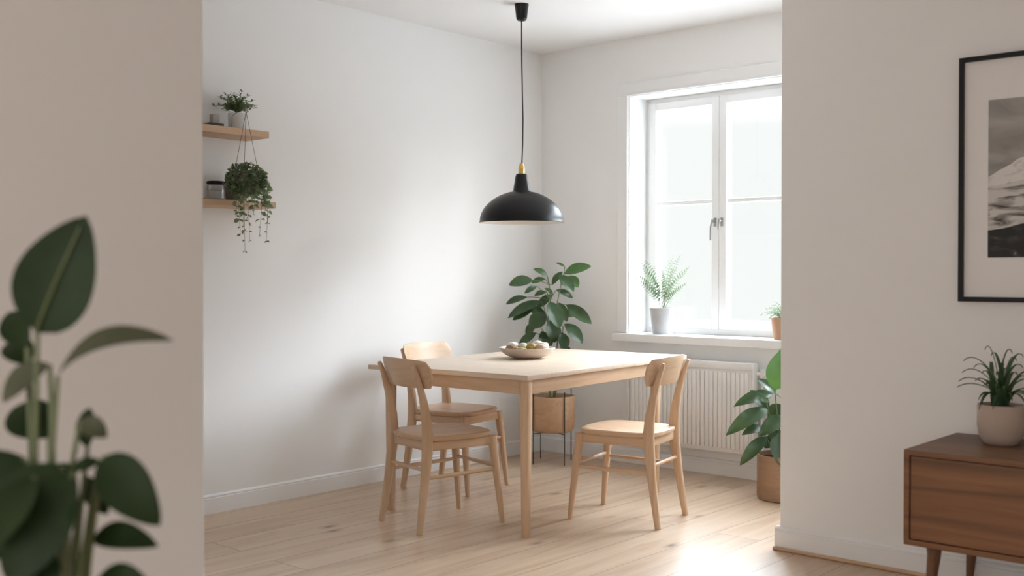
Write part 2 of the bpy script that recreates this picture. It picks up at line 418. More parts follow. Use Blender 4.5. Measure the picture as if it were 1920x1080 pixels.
# ------------------------------------------------------------------ dining table
TZ = .765
def table():
    cx, cy, a, W, D = 1.012, -1.262, math.radians(4.6), 1.03, 1.58
    r = empty('dining_table', (cx, cy, 0), 'pale oak square-cornered dining table with tapered legs', 'table', a)
    w, d = W/2, D/2
    MB().box((0, 0, TZ-.0125), (W, D, .025), .004).build('tabletop', M['table_top'], r)
    legs = {'f': (w-.035, -d+.035), 'l': (-w+.085, -d+.085), 'r': (w-.05, d-.28), 'b': (-w+.085, d-.28)}
    for k, (x, y) in legs.items():
        MB().sweep([(x, y, 0), (x, y, .006), (x, y, .4), (x, y, TZ-.10), (x, y, TZ-.026)], [(.0175, .0175), (.019, .019), (.0225, .0225), (.0255, .0255), (.0255, .0255)], n=20, sq=3.4).build('leg', M['oak'], r)
    z = TZ-.026-.034; h = .068
    A = legs
    def rail(p, q, mat):
        p, q = V((*p, z)), V((*q, z)); dv = q-p; L = dv.length-.04; ang = math.atan2(dv.y, dv.x)
        MB().box((p+q)/2, (L, .022, h), .003, Matrix.Rotation(ang, 3, 'Z')).build('apron', mat, r)
    o = .006
    rail((A['l'][0], A['l'][1]), (A['f'][0], A['f'][1]-0), M['oak_x']); rail(A['f'], A['r'], M['oak_y']); rail(A['r'], A['b'], M['oak_x']); rail(A['b'], A['l'], M['oak_y'])
table()

# ------------------------------------------------------------------ chairs
def chair_proto(loc, rz, label):
    r = empty('dining_chair', loc, label, 'chair', rz, 'pale wooden dining chairs around the table')
    # seat: rounded trapezoid, dished
    m = MB(); n = 56; rings = []
    def outline(th, k=1.0):
        c, s = math.cos(th), math.sin(th); e = 2/3.6
        x = math.copysign(abs(c)**e, c)*.215*k; y = math.copysign(abs(s)**e, s)*(.205+.012*c)*k
        return x+.002, y
    def ring(k, z): return [m.bm.verts.new((*outline(2*PI*i/n, k), z(outline(2*PI*i/n, k)))) for i in range(n)]
    zt = .462
    rings = [ring(.90, lambda p: zt-.030), ring(.975, lambda p: zt-.024), ring(1.0, lambda p: zt-.013), ring(.992, lambda p: zt-.004), ring(.965, lambda p: zt), ring(.80, lambda p: zt-.004), ring(.5, lambda p: zt-.009), ring(.2, lambda p: zt-.011)]
    for a, b in zip(rings, rings[1:]):
        for i in range(n): m.bm.faces.new((a[i], a[(i+1) % n], b[(i+1) % n], b[i]))
    m.bm.faces.new(rings[0]); m.bm.faces.new(rings[-1])
    m.build('seat', M['oak_x'], r)
    # rear legs run on as back posts, front legs tapered and splayed
    for s in (-1, 1):
        pts = [(-.235, s*.182, 0), (-.222, s*.178, .08), (-.198, s*.171, .24), (-.182, s*.166, .38), (-.178, s*.164, .46), (-.184, s*.163, .54), (-.203, s*.163, .64), (-.232, s*.163, .74), (-.254, s*.163, .795), (-.257, s*.163, .803)]
        sz = [(.014, .014), (.0165, .0165), (.018, .021), (.019, .027), (.019, .028), (.0175, .024), (.0155, .018), (.0135, .013), (.012, .009), (.008, .006)]
        MB().sweep(pts, sz, n=16, sq=3).build('rear_leg', M['oak'], r)
        pts = [(.238, s*.196, 0), (.228, s*.191, .1), (.207, s*.180, .30), (.196, s*.174, .40), (.193, s*.172, .435)]
        MB().sweep(pts, [(.012, .012), (.0145, .0145), (.019, .019), (.021, .021), (.021, .021)], n=16, sq=2.6).build('leg', M['oak'], r)
    for s in (-1, 1):
        MB().sweep([(-.178, s*.166, .412), (.194, s*.170, .412)], (.009, .022), sq=5).build('seat_rail', M['oak_x'], r)
        MB().sweep([(-.196, s*.170, .262), (0, s*.176, .266), (.211, s*.182, .270)], [(.0075, .0085), (.0095, .0105), (.0075, .0085)]).build('stretcher', M['oak_x'], r)
    MB().sweep([(-.178, -.15, .412), (-.178, .15, .412)], (.009, .022), side=(1, 0, 0), sq=5).build('seat_rail', M['oak_y'], r)
    MB().sweep([(.192, -.16, .412), (.192, .16, .412)], (.009, .022), side=(1, 0, 0), sq=5).build('seat_rail', M['oak_y'], r)
    MB().sweep([(-.192, -.168, .300), (-.192, .168, .300)], (.008, .009), side=(1, 0, 0)).build('stretcher', M['oak_y'], r)
    MB().sweep([(.209, -.178, .285), (.209, .178, .285)], (.008, .009), side=(1, 0, 0)).build('stretcher', M['oak_y'], r)
    # curved backrest board
    m = MB(); nu, nv = 22, 10; hw = .222; z0, z1 = .690, .832; th = .018
    def pt(u, v, side):
        # u -1..1 across, v 0..1 up; rounded corners by pulling height in near the ends
        e = abs(u); cut = 0
        if e > .86: cut = (1-math.sqrt(max(0, 1-((e-.86)/.14)**2)))
        zz0 = z0+.030*cut; zz1 = z1-.034*cut-.010*u*u
        z = zz0+(zz1-zz0)*v
        y = hw*u*(1-.05*(1-v))
        x = -.2205-(z-.690)*.27+.052*u*u-.000
        return V((x+(th/2 if side else -th/2)*(1-.55*(abs(2*v-1)**8))*(1-.45*e**10), y, z))
    g = [[[m.bm.verts.new(pt(-1+2*i/nu, j/nv, k)) for j in range(nv+1)] for i in range(nu+1)] for k in (0, 1)]
    for k in (0, 1):
        for i in range(nu):
            for j in range(nv): m.bm.faces.new((g[k][i][j], g[k][i+1][j], g[k][i+1][j+1], g[k][i][j+1]))
    for i in range(nu):
        for j in (0, nv): m.bm.faces.new((g[0][i][j], g[0][i+1][j], g[1][i+1][j], g[1][i][j]))
    for j in range(nv):
        for i in (0, nu): m.bm.faces.new((g[0][i][j], g[0][i][j+1], g[1][i][j+1], g[1][i][j]))
    m.build('backrest', M['oak_y'], r, angle=50)
    return r
def copy_thing(o, loc, rz, label):
    c = o.copy(); COL.objects.link(c); c.location = loc; c.rotation_euler = (0, 0, rz); c['label'] = label
    for ch in list(o.children):
        d = ch.copy(); COL.objects.link(d); d.parent = c
    return c
ch0 = chair_proto((1.024, -2.015, 0), math.radians(77.5), 'pale oak chair at the near left of the table, its curved backrest towards the viewer')
for loc, rz, label in [((.452, -1.335, 0), math.radians(8), 'pale oak chair beside the left wall, half hidden behind another chair'),
                       ((1.668, -1.306, 0), math.radians(191), 'pale oak chair alone at the right side of the table, in front of the radiator')]:
    copy_thing(ch0, loc, rz, label)

# ------------------------------------------------------------------ bowl and what it holds
BC = V((.922, -1.232, TZ))
def bowl():
    R = .157
    prof_out = [(.0, .0), (.05, 0), (.058, .002), (.085, .006), (.118, .018), (.142, .036), (.153, .052), (R, .060)]
    prof_in = [(R-.002, .062), (R-.006, .060), (.146, .050), (.134, .036), (.11, .021), (.07, .011), (0, .009)]
    o = MB().lathe(prof_out+prof_in, n=64, caps=False).build('serving_bowl', M['bowl'])
    o.location = BC
    tag(o, 'shallow cream stoneware bowl on the tabletop', 'bowl')
bowl()
def lump(name, x, y, r, h, col, col2, label, cat, kind):
    """small knobbly or smooth rounded piece lying in the bowl"""
    random.seed(hash(label) % 1 if False else len(label)*7)
    m = MB(); bmesh.ops.create_icosphere(m.bm, subdivisions=4, radius=1)
    for v in m.bm.verts:
        c = v.co.normalized(); b = 1
        if kind == 'knob': b += .07*math.sin(c.x*17+1)*math.sin(c.y*19+2)*math.sin(c.z*16)+.05*math.sin(c.x*31)*math.sin(c.y*29)
        e = .72 if kind != 'disc' else .45
        q = V([math.copysign(abs(k)**e, k) for k in c])
        v.co = V((q.x*r*b*.86, q.y*r*b*.86, (q.z*.5*b+.5)*h))
    mat = plain(name+'_'+cat.replace(' ', '_')+str(len(label)), col, .75, bump=.8 if kind == 'knob' else .15, bscale=150, var=.45 if kind == 'knob' else .08)
    rad = math.hypot(x, y)+r*.62
    zb = .0125 if rad < .07 else .0125+(rad-.07)*.36+max(0, rad-.10)*.30
    o = m.build(name, mat); o.location = BC+V((x, y, zb)); tag(o, label, cat, 'small pieces lying in the bowl'); return o
Rv = V((.75, .661, 0)); Fv = V((-.661, .75, 0))
def bp(u, v): q = Rv*u+Fv*v; return q.x, q.y
for u, v, rr, hh, c, lb, kd in [
    (-.086, -.016, .036, .046, (.30, .17, .09, 1), 'reddish brown rounded piece at the left edge of the bowl', 'knob'),
    (-.080, .055, .028, .054, (.80, .76, .72, 1), 'white flat-topped piece at the far left of the bowl', 'disc'),
    (-.030, -.040, .037, .050, (.40, .33, .13, 1), 'olive green crumbly piece left of the largest golden one', 'knob'),
    (-.022, .045, .034, .070, (.66, .58, .46, 1), 'cream speckled piece behind the olive green one', 'knob'),
    (.026, -.012, .036, .072, (.43, .30, .10, 1), 'tallest golden olive piece in the middle of the bowl', 'knob'),
    (.078, -.036, .036, .052, (.56, .40, .27, 1), 'peach coloured rounded piece right of the middle one', 'plain'),
    (.060, .055, .034, .070, (.70, .66, .60, 1), 'off-white rounded piece behind the peach one', 'plain'),
    (.092, .030, .028, .054, (.78, .68, .60, 1), 'pale pink flat piece at the right edge of the bowl', 'disc')]:
    x, y = bp(u, v); lump('bowl_piece', x, y, rr, hh, c, c, lb, 'bowl filling', kd)

# ------------------------------------------------------------------ pendant lamp
def pendant():
    x, y = .804, -1.144
    r = empty('pendant_lamp', (x, y, H), 'black dome pendant lamp hanging over the table on a black cord', 'lamp')
    z = lambda a: a-H
    MB().lathe([(0, z(H)), (.041, z(H)), (.041, z(H-.004)), (.038, z(H-.02)), (.031, z(H-.078)), (.028, z(H-.088)), (.022, z(H-.093)), (.006, z(H-.095)), (0, z(H-.095))], n=40, caps=False).build('ceiling_cup', M['black'], r)
    pts = [(0, 0, z(2.69)), (.0005, 0, z(2.5)), (.003, .0025, z(2.3)), (.006, .005, z(2.12)), (.005, .004, z(1.98)), (.001, .001, z(1.86))]
    sm = []
    for i in range(len(pts)-1):
        for k in range(5):
            t = k/5; sm.append(V(pts[i])*(1-t)+V(pts[i+1])*t)
    sm.append(V(pts[-1]))
    MB().sweep(sm, (.0036, .0036), n=10).build('cord', M['cord'], r)
    MB().lathe([(0, z(1.870)), (.010, z(1.869)), (.0125, z(1.862)), (.0145, z(1.856)), (.0145, z(1.850)), (.0165, z(1.847)), (.0185, z(1.838)), (.0185, z(1.806)), (.0, z(1.806))], n=32, caps=False).build('brass_cap', M['brass'], r)
    out = [(0, 1.808), (.028, 1.808), (.032, 1.803), (.036, 1.79), (.049, 1.712), (.054, 1.706)]
    for i in range(1, 19):
        t = i/18*PI/2; out.append((.052+(.240-.052)*math.sin(t)**1.32, 1.537+(1.706-1.537)*math.cos(t)))
    out += [(.242, 1.533), (.242, 1.530)]
    sh = MB().lathe([(a, z(b)) for a, b in out]+[(.239, z(1.530))], n=72, caps=False).build('lamp_shade', M['black'], r, angle=35)
    inn = [(.2388, 1.5301)]
    for i in range(18, 0, -1):
        t = i/18*PI/2; inn.append((.048+(.2375-.048)*math.sin(t)**1.32, 1.535+(1.700-1.535)*math.cos(t)))
    inn += [(.045, 1.702), (0, 1.75)]
    MB().lathe([(a, z(b)) for a, b in inn], n=72, caps=False).build('shade_lining', M['lamp_inner'], sh)
    MB().lathe([(0, z(1.76)), (.02, z(1.755)), (.02, z(1.70)), (.031, z(1.67)), (.034, z(1.65)), (.028, z(1.625)), (.012, z(1.612)), (0, z(1.610))], n=28, caps=False).build('bulb', M['white_pot'], r)
pendant()

# ------------------------------------------------------------------ wall shelves and what they carry
SH1, SH2 = 1.975, 1.610
o = MB().span((.0, -3.35, -.036), (.2, -2.443, 0), .003).build('wall_shelf', M['shelf'], smooth=False); o.location = (0, 0, SH1)
tag(o, 'upper floating oak wall shelf carrying the small white potted plant', 'shelf', 'floating wall shelves')
o = MB().span((.0, -3.35, -.032), (.2, -2.401, 0), .003).build('wall_shelf', M['shelf'], smooth=False); o.location = (0, 0, SH2)
tag(o, 'lower floating oak wall shelf carrying the lidded glass jar', 'shelf', 'floating wall shelves')

def pot(root, prof, mat, name='pot', soil_r=None, soil_z=None):
    MB().lathe(prof, n=48, caps=False).build(name, mat, root)
    if soil_r: MB().lathe([(0, soil_z-.012), (soil_r, soil_z-.012), (soil_r, soil_z-.002), (soil_r*.5, soil_z+.003), (0, soil_z+.004)], n=32, caps=False).build('soil', M['soil'], root)
def cup(r0, r1, h, t=.006, lip=.0, foot=.004):
    return [(0, 0), (r0-foot, 0), (r0, foot), (r0+(r1-r0)*.5, h*.5), (r1, h-.003), (r1-.002, h), (r1-t, h), (r1-t-.002, h-.006), (r0-t+(r1-r0)*.4, h*.4), (r0-t, .02), (0, .02)]

# small bushy plant on the upper shelf
def shelf_plant():
    random.seed(5)
    r = empty('potted_shelf_plant', (.105, -2.573, SH1), 'small bushy green plant in a white pot on the upper shelf', 'plant')
    pot(r, cup(.044, .047, .088), M['white_pot'], 'pot', .040, .08)
    f = MB(); st = MB()
    for i in range(38):
        a = random.uniform(0, 2*PI); e = random.uniform(.2, 1.35); L = random.uniform(.06, .115)
        d = V((math.cos(a)*math.cos(e), math.sin(a)*math.cos(e), math.sin(e)))
        p0 = V((0, 0, .078)); tip = p0+d*L*(1.0+.15*abs(math.cos(e)))+V((0, 0, .005))
        if tip.x < -.085: tip.x = -.085
        cv = bez(p0, p0+V((0, 0, L*.55))+d*L*.3, tip, 7); st.sweep(cv, (.0012, .0012), n=5)
        for k, q in enumerate(cv[2:]):
            for s in (0, 1, 2):
                b = random.uniform(0, 2*PI); dd = V((math.cos(b), math.sin(b), random.uniform(-.1, .9))).normalized()
                tp = q+dd*random.uniform(.016, .026)
                if tp.x < -.1: continue
                f.leaf(q, tp, random.uniform(.008, .012), nu=4, arch=.1)
    st.build('stems', M['stem'], r); f.build('foliage', M['leaf_vine'], r)
shelf_plant()
o = MB().box((0, 0, .011), (.075, .085, .022), .004).build('flat_box', M['dark_box']); o.location = (.10, -2.715, SH1)
tag(o, 'flat dark brown box on the upper shelf under a small block', 'box')
o = MB().box((0, 0, .024), (.034, .042, .048), .005).build('stone_block', M['stone_block']); o.location = (.10, -2.705, SH1+.022)
tag(o, 'small greige block standing on the flat dark box', 'ornament')
# glass jar
r = empty('storage_jar', (.11, -2.705, SH2), 'squat clear glass jar with a black lid on the lower shelf', 'jar')
MB().lathe([(0, .003), (.043, .003), (.046, .008), (.046, .072), (.042, .08), (.040, .08), (.043, .071), (.043, .009), (0, .006)], n=40, caps=False).build('glass_body', M['jar_glass'], r)
MB().lathe([(0, .0075), (.041, .0075), (.0415, .045), (.03, .052), (0, .055)], n=30, caps=False).build('filling', M['jar_fill'], r)
MB().lathe([(0, .080), (.044, .080), (.0465, .083), (.0465, .092), (.044, .095), (0, .095)], n=40, caps=False).build('lid', M['black'], r)
# taupe pot
o = MB().lathe([(0, 0), (.046, 0), (.052, .006), (.056, .07), (.056, .135), (.052, .140), (.049, .138), (.05, .07), (.046, .012), (0, .012)], n=44, caps=False).build('stoneware_vase', M['taupe_pot'])
o.location = (.095, -2.575, SH2); tag(o, 'taupe cylindrical stoneware vase behind the trailing plant on the lower shelf', 'vase')

# hanging planter
def hanging():
    random.seed(11)
    cx, cy = .300, -2.655; zt = 1.745
    r = empty('hanging_planter', (cx, cy, 1.63), 'trailing vine in a planter hung from strings in front of the wall shelves', 'plant')
    z = lambda a: a-1.63
    pot(r, cup(.045, .062, .115), M['taupe_pot'], 'pot', .054, .108)
    apex = V((.0, 0.0, z(2.045)))
    m = MB()
    for a in (0.6, 2.7, 4.6):
        m.sweep([apex, V((.062*math.cos(a), .062*math.sin(a), z(zt)))], (.0011, .0011), n=6)
    m.build('hanging_strings', M['twine'], r)
    hk = MB(); hk.sweep(bez4(apex+V((0, 0, -.004)), apex+V((-.0, 0, .014)), V((-.07, 0, z(2.055))), V((-.118, 0, z(2.035))), 12)+[V((-.122, 0, z(SH1+.001)))], (.0013, .0013), n=8)
    hk.build('wire_hook', M['steel_dark'], r)
    f = MB(); st = MB()
    for i in range(950):
        a = random.uniform(0, 2*PI); ph = math.asin(random.uniform(-.85, 1.0)); k_ = random.uniform(.86, 1.12)
        q = V((.078*math.cos(a)*math.cos(ph)*k_, .086*math.sin(a)*math.cos(ph)*k_, .070+.082*math.sin(ph)*k_))
        if q.z < .03: q.x *= .92; q.y *= .92
        dd = (V((q.x, q.y, 0)).normalized()*.7+V((random.uniform(-.6, .6), random.uniform(-.6, .6), random.uniform(-1.0, .5)))).normalized()
        L = random.uniform(.016, .026)
        if q.x+dd.x*L < -.092: continue
        f.leaf(q, q+dd*L, L*random.uniform(.62, .8), up=q.normalized()+V((0, 0, .3)), nu=4, arch=.1, prof=.85)
    # trailing strands: (angle, end y offset along R, length)
    for u, v, L in [(-.03, -.03, .30), (-.045, .02, .20), (.0, -.05, .26), (.015, -.04, .33), (.05, -.04, .20), (.075, -.02, .30), (.095, -.01, .33), (.085, .03, .24), (-.01, .0, .38), (.06, .04, .15), (.1, -.03, .20)]:
        d = Rv*u+Fv*v; p0 = d*.55+V((0, 0, .115)); out = d*1.12+V((0, 0, .115))
        end = d*1.0+V((random.uniform(-.008, .008), random.uniform(-.015, .015), .10-L))
        if end.x < -.09: end.x = -.09
        cv = bez4(p0, out+V((0, 0, .03)), d*1.25+V((0, 0, .02)), end, 16); st.sweep(cv, (.0009, .0009), n=5)
        for k in range(4, 17):
            if random.random() < .03: continue
            for s in (-1, 1):
                if random.random() < .12: continue
                q = cv[k]; b = random.uniform(0, 2*PI); dd = V((math.cos(b), math.sin(b), random.uniform(-.9, .1))).normalized()
                LL = random.uniform(.018, .036)*(1 if k < 15 else .55)
                f.leaf(q, q+dd*LL, LL*.72, up=Rv*random.uniform(-1, 1)-Fv*.8+V((0, 0, .6)), nu=4, arch=.1, prof=.85)
    st.build('trailing_stems', M['stem'], r); f.build('foliage', M['leaf_vine'], r)
hanging()

# ------------------------------------------------------------------ view-aligned sketch axes for leaf placement (plain vectors, real depth per leaf)
def at(u, v, z): return Rv*u+Fv*v+V((0, 0, z))

def leafy(root, scale_px, cx, cz_px, z_ref, leaves, stems, leaf_mat, stem_mat, stem_r=.004, face=.55, seed=1, arch=.12, prof=.9, fold=.12, lite=None, maxv=.14, wave=0, litemat=None):
    """leaves: (bx,by,tx,ty,w[,depth]) measured on elevation grid; converted to metres about the plant's own axis"""
    random.seed(seed); f = MB(); st = MB(); lf = MB(); anyl = False
    k = 1/scale_px
    for i, L in enumerate(leaves):
        bx, by, tx, ty, w = L[:5]; dep = L[5] if len(L) > 5 else random.uniform(-maxv, maxv)
        b = at((bx-cx)*k, dep*.6, z_ref-(by-cz_px)*k); t = at((tx-cx)*k, dep, z_ref-(ty-cz_px)*k)
        up = V((0, 0, 1))*(1-face)-Fv*face+Rv*random.uniform(-.25, .25)
        tgt = lf if (lite and i in lite) else f
        if tgt is lf: anyl = True
        tgt.leaf(b, t, w*k, up=up, arch=(L[6] if len(L) > 6 else arch), fold=fold, prof=prof, nu=12, wave=wave)
        s = stems[0] if len(stems) == 1 else min(stems, key=lambda q: (q[-1][0]-bx)**2+(q[-1][1]-by)**2)
        # petiole from nearest point of a main stem that lies below the leaf
        cand = [p for q in stems for p in q if p[1] > by-2] or [stems[0][0]]
        p = min(cand, key=lambda p: (p[0]-bx)**2+.6*(p[1]-by-12)**2)
        a = at((p[0]-cx)*k, 0, z_ref-(p[1]-cz_px)*k)
        st.sweep(bez(a, (a+b)/2+V((0, 0, .1*(b-a).length)), b, 6), (stem_r*.45, stem_r*.45), n=6)
    for q in stems:
        pts = [at((p[0]-cx)*k, 0, z_ref-(p[1]-cz_px)*k) for p in q]
        sm = []
        for i in range(len(pts)-1):
            for j in range(4): sm.append(pts[i].lerp(pts[i+1], j/4))
        sm.append(pts[-1])
        n = len(sm); st.sweep(sm, [(stem_r*(1-.5*i/n), stem_r*(1-.5*i/n)) for i in range(n)], n=8)
    st.build('stems', stem_mat, root); f.build('foliage', leaf_mat, root)
    if anyl: tag(lf.build('young_leaves', litemat or M['leaf_light'], root), 'lighter green young leaves')

# ------------------------------------------------------------------ rubber plant in the corner
r = empty('rubber_plant', (.372, -.335, 0), 'tall broad-leaved plant in a tan planter on wire legs in the room corner', 'plant')
pot(r, [(0, .205), (.115, .205), (.135, .212), (.146, .232), (.148, .30), (.148, .436), (.146, .440), (.140, .440), (.139, .43), (.139, .40), (0, .40)], M['tan_pot'], 'planter', .138, .415)
st = MB()
for a in (math.radians(-105), math.radians(-20), math.radians(75), math.radians(160)):
    c, s = math.cos(a), math.sin(a)
    st.sweep([(c*.153, s*.153, 0), (c*.153, s*.153, .475)], (.0032, .0032), n=8)
for a in (math.radians(-105), math.radians(-20)):
    c, q_ = math.cos(a), math.sin(a)
    st.sweep([(c*.153, q_*.153, .200), (-c*.153, -q_*.153, .200)], (.003, .003), n=6, side=(-q_, c, 0))
st.build('wire_stand', M['steel_dark'], r)
SC = 290.0
LV = [(1002,521,957,531,24),(1030,513,1003,500,13),(1026,519,1000,527,13),(1009,532,986,546,11),(1027,543,1005,551,12),(1026,537,1043,551,10),
(992,554,951,568,15),(1020,562,955,594,22),(1003,577,964,598,16),(1062,509,1113,495,23,-.05),(1064,496,1047,488,6),(1052,512,1078,544,24),(1072,513,1090,535,19),
(1066,568,1113,604,24,-.06),(1033,562,1052,612,33,-.1),(1052,564,1067,600,18,-.05),(1026,585,996,612,32,-.08),(1034,598,1044,640,32,-.02),(1063,604,1096,641,26,-.06),
(1008,621,976,643,16,-.05),(1020,618,1026,652,24),(1056,620,1063,656,24),(1044,625,1030,656,20),(1040,530,1060,505,14,.06),(1048,540,1080,556,14,.08),(1030,590,985,575,20,.1),(1010,602,990,628,18,.08),(1050,585,1085,590,18,.08),(1018,640,1000,668,18,.03),(1060,645,1075,672,18,.03),(1040,550,1012,575,18,.06)]
leafy(r, SC, 1040, 868, .0, LV, [[(1036,748),(1034,700),(1036,640),(1031,600),(1036,560),(1034,530),(1030,514)],[(1042,748),(1046,690),(1050,630),(1048,570),(1056,530),(1062,508)],[(1044,748),(1052,700),(1056,650),(1060,612)]],
      M['leaf_rubber'], M['stem'], .0055, .6, 3, .10, .95, .10, lite={1, 2, 5, 9, 10, 12})

# ------------------------------------------------------------------ broad-leaved plant by the partition
r = empty('floor_plant', (2.055, -.375, 0), 'broad-leaved floor plant in a plain tan pot, cut off by the right partition', 'plant')
pot(r, [(0, 0), (.138, 0), (.146, .006), (.150, .03), (.150, .243), (.148, .246), (.142, .246), (.141, .24), (.141, .20), (0, .20)], M['brown_pot'], 'planter', .1405, .222)
SC = 337.0
LV = [(1447,729,1464,652,46,-.02),(1434,750,1367,760,26,-.05,.28),(1428,764,1350,810,30,-.1,.16),(1426,801,1382,812,20,-.05,.2),(1428,815,1377,866,24,-.08,.14),(1460,778,1410,812,30,-.1,.12),
(1452,803,1447,864,38,-.14,.05),(1472,735,1510,760,34,0,.2),(1476,770,1530,790,34,0,.2),(1478,800,1535,835,34,-.05,.2),(1470,690,1490,640,40,.05),(1466,790,1490,850,34,-.12),(1440,770,1410,735,26,.12),(1455,740,1425,715,24,.14),(1465,760,1440,790,30,.05),(1448,740,1395,760,22,.08,.2),(1470,810,1430,840,28,.03,.15),(1462,745,1478,790,30,-.1)]
leafy(r, SC, 1466, 932, 0, LV, [[(1460,862),(1458,820),(1452,780),(1447,730)],[(1464,862),(1452,830),(1440,790),(1432,752)],[(1468,862),(1472,810),(1474,760),(1470,692)],[(1458,862),(1446,845),(1430,815)]],
      M['leaf_rubber'], M['stem_pale'], .005, .55, 7, .10, .8, .14, lite={0, 10}, wave=.03)

# ------------------------------------------------------------------ sill plants
SZ = WZ0+.032
def fern():
    random.seed(21)
    r = empty('potted_fern', (.965, .062, SZ), 'feathery fern in a light grey pot on the window sill', 'plant')
    pot(r, cup(.062, .083, .170, .008), M['grey_pot'], 'pot', .072, .16)
    f = MB(); st = MB(); k = 1/291.0
    fr = [(1200,490,-.02),(1190,520,.0),(1212,488,.03),(1278,476,.0),(1290,508,.02),(1292,500,-.03),(1265,480,.05),(1196,515,-.05),(1205,500,.07),(1240,505,.0),(1285,530,-.06),(1222,520,-.07),(1268,500,-.05),(1230,498,.05)]
    for tx, ty, dv in fr:
        base = at(random.uniform(-.02, .02), random.uniform(-.02, .02), .155)
        tip = at((tx-1243)*k, dv, (625-ty)*k)
        mid = base.lerp(tip, .45)+V((0, 0, .07))
        mid = at((tx-1243)*k*.30, dv*.3, (625-ty)*k*.78)
        n = 16; cv = bez(base, mid, tip, n); st.sweep(cv, [(.0016*(1-.6*i/n), .0016*(1-.6*i/n)) for i in range(n+1)], n=5)
        for i in range(4, n+1):
            t = (cv[min(i+1, n)]-cv[i-1]).normalized(); side = t.cross(V((0, 0, 1))-Fv*.8).normalized()
            L = .044*math.sin(PI*min(1, (i-2)/(n-1)))**.6*(1.15-.65*i/n)+.006
            for s in (-1, 1):
                f.leaf(cv[i], cv[i]+(side*s+t*.45).normalized()*L*.9, L*.26, up=V((0, 0, 1))-Fv*.5, nu=5, arch=-.05, prof=.8)
    st.build('stems', M['stem'], r); f.build('fronds', M['leaf_fern'], r)
fern()
def herb():
    random.seed(8)
    r = empty('potted_herb', (1.845, .038, SZ), 'fine-leaved herb in a small terracotta pot on the window sill', 'plant')
    pot(r, [(0, 0), (.064, 0), (.068, .004), (.083, .126), (.083, .130), (.076, .130), (.074, .12), (.062, .02), (0, .02)], M['terracotta'], 'pot', .0735, .118)
    f = MB(); st = MB()
    for i in range(46):
        a = random.uniform(0, 2*PI); e = random.uniform(.3, 1.4); L = random.uniform(.06, .15)
        d = V((math.cos(a)*math.cos(e), math.sin(a)*math.cos(e)*.8, math.sin(e)*.8)); p0 = V((d.x*.04, d.y*.04, .118))
        cv = bez(p0, p0+V((0, 0, L*.5))+d*L*.3, p0+d*L+V((0, 0, -.02*math.cos(e))), 9); st.sweep(cv, (.0009, .0009), n=5)
        for q in cv[2:]:
            for s in range(3):
                b = random.uniform(0, 2*PI); dd = V((math.cos(b), math.sin(b), random.uniform(-.3, .8))).normalized()
                f.leaf(q, q+dd*random.uniform(.010, .018), .005, nu=3, arch=.1)
    st.build('stems', M['stem'], r); f.build('foliage', M['leaf_herb'], r)
herb()

